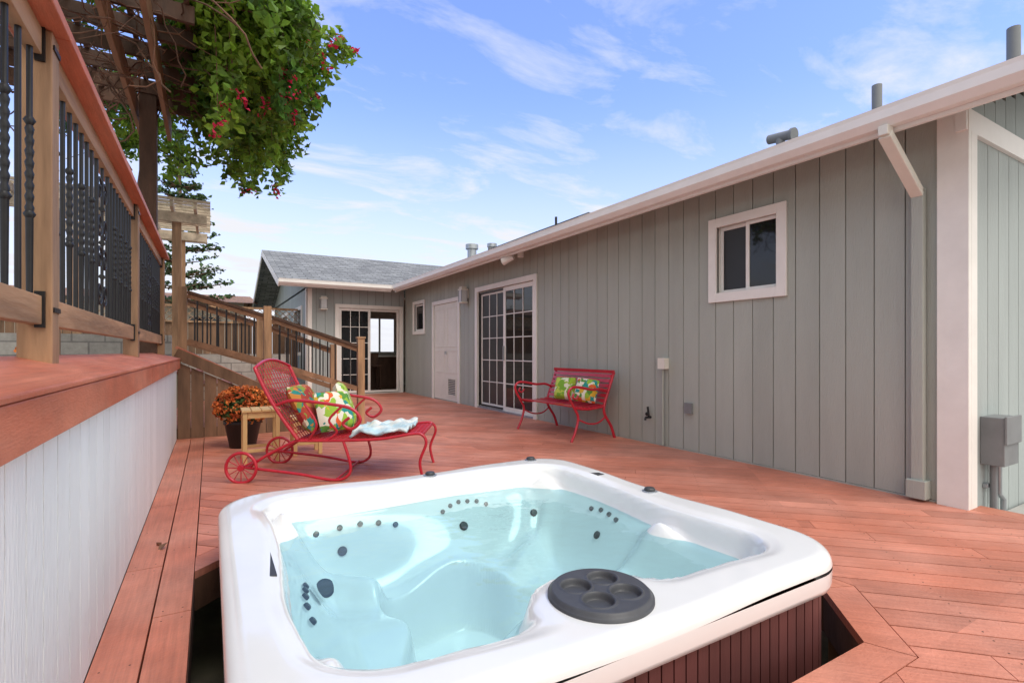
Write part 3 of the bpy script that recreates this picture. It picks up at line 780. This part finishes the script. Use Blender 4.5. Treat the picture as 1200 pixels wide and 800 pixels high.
leaves(mb,pts,.6,'leafd'); mb.done('distant_trees')

# ---------------------------------------------------------------- chaise
ca=math.radians(-30.5+2); U=Vector((math.cos(ca),math.sin(ca),0)); Nn=Vector((-math.sin(ca),math.cos(ca),0))
lat0,dep0=-2.17,4.10
O=Vector((lat0*C30+dep0*S30,-lat0*S30+dep0*C30,0))
def CH(s,w,z):
    p=O+U*s+Nn*w; return (p.x,p.y,z)
ch_=empty('chaise_lounge'); mb=MB(CH); WD=.74
for w in (-.0,WD):
    mb.tube([(.12*math.cos(t),w,.12+.12*math.sin(t)) for t in [2*math.pi*i/24 for i in range(24)]],.013,'red',8,True)
    for i in range(6):
        t=math.pi*i/6; mb.tube([(.11*math.cos(t),w,.12+.11*math.sin(t)),(-.11*math.cos(t),w,.12-.11*math.sin(t))],.004,'red',5)
    mb.tube([(0,w-.015,.12),(0,w+.015,.12)],.025,'red',10)
mb.tube([(0,0,.12),(0,WD,.12)],.01,'red')
for w in (.03,WD-.03):
    mb.tube(arc([(.42,w,.33),(.8,w,.33),(1.1,w,.34),(1.36,w,.38),(1.44,w,.37),(1.47,w,.30),(1.42,w,.15),(1.45,w,.0)]),.012,'red')
    mb.tube(arc([(0,w,.12),(.15,w,.10),(.45,w,.06),(.7,w,.012),(.82,w,.03),(.86,w,.12),(.80,w,.33)]),.012,'red')
    mb.tube(arc([(.05,w,.12),(.2,w,.22),(.42,w,.33)]),.012,'red')
    ww=w-.04 if w<.3 else w+.04
    mb.tube(arc([(.27,w,.62),(.42,ww,.66),(.7,ww,.63),(.88,ww,.59),(.95,ww,.50),(.88,ww,.43),(.81,ww,.47),(.86,ww,.52)]),.013,'red')
    mb.tube(arc([(.80,ww,.61),(.70,ww,.50),(.75,w,.40),(.66,w,.33)]),.010,'red')
    mb.tube(arc([(.50,ww,.64),(.60,ww,.47),(.52,w,.33)]),.010,'red')
mb.tube([(.42,.03,.33),(.42,WD-.03,.33)],.01,'red'); mb.tube([(1.44,.03,.37),(1.44,WD-.03,.37)],.012,'red'); mb.tube([(.8,.03,.33),(.8,WD-.03,.33)],.01,'red'); mb.tube([(.75,.03,.02),(.75,WD-.03,.02)],.01,'red')
def BK(w,t): return (.44-.36*t-.03*math.sin(t*math.pi),w,.34+.62*t)
def topt(w): return .93+.10*math.sin(math.pi*(w-.02)/(WD-.04))
fr=[BK(.02,i/10*.9) for i in range(11)]+[BK(.02+(WD-.04)*i/12,topt(.02+(WD-.04)*i/12)) for i in range(13)]+[BK(WD-.02,.9-.9*i/10) for i in range(11)]
mb.tube(fr,.014,'red',8)
n=14
for i in range(1,n):
    w=.02+(WD-.04)*i/n; mb.tube([BK(w,topt(w)*k/8) for k in range(9)],.0038,'red',5)
for i in range(1,15):
    t=i/15*.97; mb.tube([BK(.02,t),BK(WD-.02,t)],.0038,'red',5)
def sz(s): return .334+max(0,s-1.0)*.10
for i in range(1,n):
    w=.03+(WD-.06)*i/n; mb.tube([(s,w,sz(s)) for s in (.42,.8,1.0,1.44)],.004,'red',5)
for i in range(25):
    s=.44+i*.04; mb.tube([(s,.03,sz(s)),(s,WD-.03,sz(s))],.004,'red',5)
mb.done('frame',ch_)
def pillow(mb,c,u,v,size,th,k):
    u=Vector(u).normalized(); v=Vector(v); v=(v-u*v.dot(u)).normalized(); n=u.cross(v); R_=14; vs=[];fs=[]
    for sd in (1,-1):
        for i in range(R_+1):
            for j in range(R_+1):
                a=i/R_*2-1;b=j/R_*2-1; h=((1-a**4)*(1-b**4))**.6*th*.5
                pin=1-.07*(a*a*b*b) -.05*((1-a*a)*abs(b)**3+(1-b*b)*abs(a)**3)
                vs.append(Vector(c)+u*a*size/2*pin+v*b*size/2*pin+n*sd*h)
    q=(R_+1)**2
    for i in range(R_):
        for j in range(R_):
            a=i*(R_+1)+j; fs.append((a,a+1,a+R_+2,a+R_+1)); fs.append((q+a,q+a+R_+1,q+a+R_+2,q+a+1))
    mb.add(vs,fs,k,True)
def cw(s,w,z): return Vector(CH(s,w,z))
mb=MB(); pillow(mb,cw(.42,.30,.57),Nn,U*-.55+Vector((0,0,1)),.46,.14,'floralr'); pillow(mb,cw(.66,.26,.545),Nn*.75+U*.55,U*-.4+Vector((0,0,1)),.36,.13,'floral'); pillow(mb,cw(.66,.56,.57),Nn*.9-U*.2,U*-.35+Vector((0,0,1)),.44,.13,'leafgreen'); mb.done('pillows',ch_)
mb=MB(CH); vs=[];fs=[]
for i in range(26):
    for j in range(20):
        s=.84+i*.019; w=.05+j*.032; vs.append((s,w+.02*math.sin(i*.7),.365+.06*mnoise.noise(Vector((s*9,w*9,2)))+.03+max(0,s-1.0)*.10))
for i in range(25):
    for j in range(19): a=i*20+j; fs.append((a,a+20,a+21,a+1))
mb.add(vs,fs,'towel',True); o=mb.done('towel',ch_); sm=o.modifiers.new('s','SOLIDIFY'); sm.thickness=.02

# ---------------------------------------------------------------- bench
bn=empty('garden_bench'); mb=MB(); by0,by1=4.76,5.96
for y in (by0,by1):
    mb.tube(arc([(3.60,y,.0),(3.66,y,.12),(3.70,y,.28),(3.64,y,.40),(3.58,y,.50),(3.56,y,.58),(3.62,y,.635),(3.74,y,.63),(3.90,y,.60),(4.05,y,.60),(4.16,y,.56)]),.016,'red')
    mb.tube(arc([(3.64,y,.56),(3.62,y,.52),(3.67,y,.50),(3.70,y,.54)]),.012,'red')
    mb.tube(arc([(4.26,y,.0),(4.20,y,.15),(4.10,y,.30),(4.10,y,.42),(4.17,y,.60),(4.25,y,.80)]),.018,'red')
    mb.tube(arc([(3.66,y,.39),(3.85,y,.37),(4.1,y,.39)]),.014,'red')
    mb.tube(arc([(3.70,y,.26),(3.85,y,.20),(4.0,y,.2),(4.12,y,.27)]),.010,'red')
for i in range(7):
    x=3.66+i*.068; z=.40-.02*math.sin(i/6*math.pi); mb.box(x-.024,x+.024,by0-.01,by1+.01,z,z+.014,'red')
for i in range(6):
    t=.10+i*.155; x=4.11+.13*t; z=.42+.38*t
    mb.beam((x-.015,by0+.005,z),(x-.015,by1-.005,z),.044,.012,'red',(1,0,-.3))
mb.box(4.215,4.245,by0-.02,by1+.02,.785,.825,'red')
mb.done('frame',bn)
mb=MB(); pillow(mb,(3.98,5.40,.575),(-.45,1,0),(.3,.1,1),.31,.13,'leafgreen'); pillow(mb,(3.98,4.96,.575),(-.55,1,.12),(.3,.1,1),.31,.13,'floral'); mb.done('pillows',bn)

for nm,(x,y),sz_,h in (('side_table',(.42,5.55),.34,.50),('side_table',(.86,5.7),.30,.38)):
    mb=MB(); s=sz_/2
    for i in range(4): mb.box(x-s+i*sz_/4+.003,x-s+(i+1)*sz_/4-.003,y-s,y+s,h-.02,h,'yellowwood')
    for a in (-1,1):
        for b in (-1,1): mb.box(x+a*(s-.03)-.018,x+a*(s-.03)+.018,y+b*(s-.03)-.018,y+b*(s-.03)+.018,.0,h-.021,'yellowwood')
        mb.box(x-s+.05,x+s-.05,y+a*(s-.03)-.01,y+a*(s-.03)+.01,h-.08,h-.022,'yellowwood'); mb.box(x-s+.05,x+s-.05,y+a*(s-.03)-.01,y+a*(s-.03)+.01,.1,.13,'yellowwood')
        mb.box(x+a*(s-.03)-.01,x+a*(s-.03)+.01,y-s+.05,y+s-.05,h-.08,h-.022,'yellowwood')
    mb.done(nm,None,.002)
def mum(name,c,R,pot_r,pot_h):
    e=empty(name); mb=MB(); mb.lathe(c,[(.001,0),(pot_r*.72,0),(pot_r,pot_h*.85),(pot_r*1.06,pot_h*.86),(pot_r*1.06,pot_h),(pot_r*.95,pot_h),(pot_r*.9,pot_h*.9),(.001,pot_h*.9)],'pot',28); mb.done('pot',e)
    mb=MB(); pts=[];lv=[]
    cz=c[2]+pot_h+R*.55
    for i in range(520):
        v=Vector((rnd.gauss(0,1),rnd.gauss(0,1),rnd.gauss(.35,.8))).normalized(); q=R*rnd.uniform(.85,1.06)
        p=Vector((c[0],c[1],cz))+Vector((v.x*q,v.y*q,v.z*q*.8))
        for k in range(7): pts.append(p+Vector((rnd.gauss(0,.010),rnd.gauss(0,.010),rnd.gauss(0,.008))))
    for i in range(1600):
        v=Vector((rnd.gauss(0,1),rnd.gauss(0,1),rnd.gauss(0,.8))).normalized()*R*rnd.uniform(.4,.93); lv.append(Vector((c[0],c[1],cz))+Vector((v.x,v.y,v.z*.8)))
    leaves(mb,pts,.034,'mum'); leaves(mb,lv,.06,'mumleaf'); mb.done('blooms',e)
mum('potted_chrysanthemum',(.31,6.40,0),.27,.18,.30)
mum('potted_chrysanthemum',(-1.1,5.0,.93),.08,.06,.08)
pc=empty('patio_chair'); mb=MB()
for x,y in ((-2.3,4.8),(-1.8,4.8),(-2.3,5.3),(-1.8,5.3)): mb.tube([(x,y,.93),(x,y,1.38)],.015,'white',6)
for i in range(6): mb.box(-2.3+i*.085,-2.3+i*.085+.07,4.8,5.3,1.36,1.375,'white'); mb.tube([(-2.27+i*.085,5.3,1.36),(-2.27+i*.085,5.38,1.8)],.01,'white',6)
mb.tube([(-2.3,5.38,1.8),(-1.8,5.38,1.8)],.015,'white',6); mb.done('frame',pc)
mb=MB(); leaves(mb,[(-.24,3.35,.012),(-.22,3.30,.012)],.07,'twig'); mb.done('fallen_leaf')

# ---------------------------------------------------------------- light, sky, camera
SE,SR=math.radians(56),math.radians(165)
w=bpy.data.worlds.new('World'); scene.world=w; w.use_nodes=True; nt=w.node_tree; bg=nt.nodes['Background']
sky=nt.nodes.new('ShaderNodeTexSky'); sky.sky_type='NISHITA'; sky.sun_disc=False; sky.sun_elevation=SE; sky.sun_rotation=SR
sky.air_density=1.2; sky.dust_density=.8; sky.ozone_density=2.5
tc_=nt.nodes.new('ShaderNodeTexCoord'); sp=nt.nodes.new('ShaderNodeSeparateXYZ'); lk(nt,tc_.outputs['Generated'],sp.inputs[0])
def mth(op,a,b=None):
    n=nt.nodes.new('ShaderNodeMath'); n.operation=op
    for i,q in enumerate((a,b)):
        if q is None: continue
        if isinstance(q,(int,float)): n.inputs[i].default_value=q
        else: lk(nt,q,n.inputs[i])
    return n.outputs[0]
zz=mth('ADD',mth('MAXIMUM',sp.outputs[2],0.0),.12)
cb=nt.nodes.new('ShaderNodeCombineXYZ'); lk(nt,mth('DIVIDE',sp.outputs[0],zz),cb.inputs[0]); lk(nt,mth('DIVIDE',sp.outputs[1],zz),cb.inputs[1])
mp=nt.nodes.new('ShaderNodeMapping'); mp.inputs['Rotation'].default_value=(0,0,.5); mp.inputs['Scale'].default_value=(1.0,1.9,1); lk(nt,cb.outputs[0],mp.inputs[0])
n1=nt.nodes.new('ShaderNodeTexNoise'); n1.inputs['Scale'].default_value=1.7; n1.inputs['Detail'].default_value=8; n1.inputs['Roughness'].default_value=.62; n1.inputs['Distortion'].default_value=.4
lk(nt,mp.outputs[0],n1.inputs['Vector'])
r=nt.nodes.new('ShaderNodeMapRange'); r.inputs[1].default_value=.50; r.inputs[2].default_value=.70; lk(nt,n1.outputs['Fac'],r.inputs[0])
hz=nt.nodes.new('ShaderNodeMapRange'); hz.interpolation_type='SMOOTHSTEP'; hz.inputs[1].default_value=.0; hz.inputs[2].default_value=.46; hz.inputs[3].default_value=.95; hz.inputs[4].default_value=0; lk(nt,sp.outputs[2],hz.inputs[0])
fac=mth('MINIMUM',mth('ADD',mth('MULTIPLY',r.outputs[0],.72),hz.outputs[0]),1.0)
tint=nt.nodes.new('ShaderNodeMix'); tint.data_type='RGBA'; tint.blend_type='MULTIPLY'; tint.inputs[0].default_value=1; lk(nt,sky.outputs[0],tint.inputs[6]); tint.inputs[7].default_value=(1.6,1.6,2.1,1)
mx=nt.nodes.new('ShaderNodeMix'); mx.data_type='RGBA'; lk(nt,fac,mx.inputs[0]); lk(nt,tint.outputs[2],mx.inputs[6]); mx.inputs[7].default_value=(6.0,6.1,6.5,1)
cv=nt.nodes.new('ShaderNodeMapRange'); cv.interpolation_type='SMOOTHSTEP'; cv.inputs[1].default_value=.12; cv.inputs[2].default_value=.55  # bright cloud cover added out of view, behind and overhead, to raise ambient light
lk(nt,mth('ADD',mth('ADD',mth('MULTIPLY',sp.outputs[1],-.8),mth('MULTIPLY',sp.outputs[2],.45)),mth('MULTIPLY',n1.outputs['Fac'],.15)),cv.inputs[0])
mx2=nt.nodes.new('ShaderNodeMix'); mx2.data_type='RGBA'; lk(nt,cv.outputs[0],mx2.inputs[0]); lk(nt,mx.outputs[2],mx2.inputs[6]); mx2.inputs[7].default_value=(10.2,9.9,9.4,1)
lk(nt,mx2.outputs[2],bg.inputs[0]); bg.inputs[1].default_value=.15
sd=bpy.data.lights.new('sun','SUN'); sd.energy=1.5; sd.angle=math.radians(25); sd.color=(1,.95,.87)
so=bpy.data.objects.new('sun',sd); scene.collection.objects.link(so)
dv=Vector((math.sin(SR)*math.cos(SE),math.cos(SR)*math.cos(SE),math.sin(SE))); so.rotation_euler=dv.to_track_quat('Z','Y').to_euler()
cd=bpy.data.cameras.new('camera'); co=bpy.data.objects.new('camera',cd); scene.collection.objects.link(co)
co.location=(0,0,1.05); co.rotation_euler=(math.radians(90),0,math.radians(-30.5)); cd.lens=18; cd.sensor_width=36; cd.shift_y=.010; cd.clip_end=2000; cd.clip_start=.02
scene.camera=co
scene.view_settings.view_transform='Standard'; scene.view_settings.look='None'; scene.view_settings.exposure=0
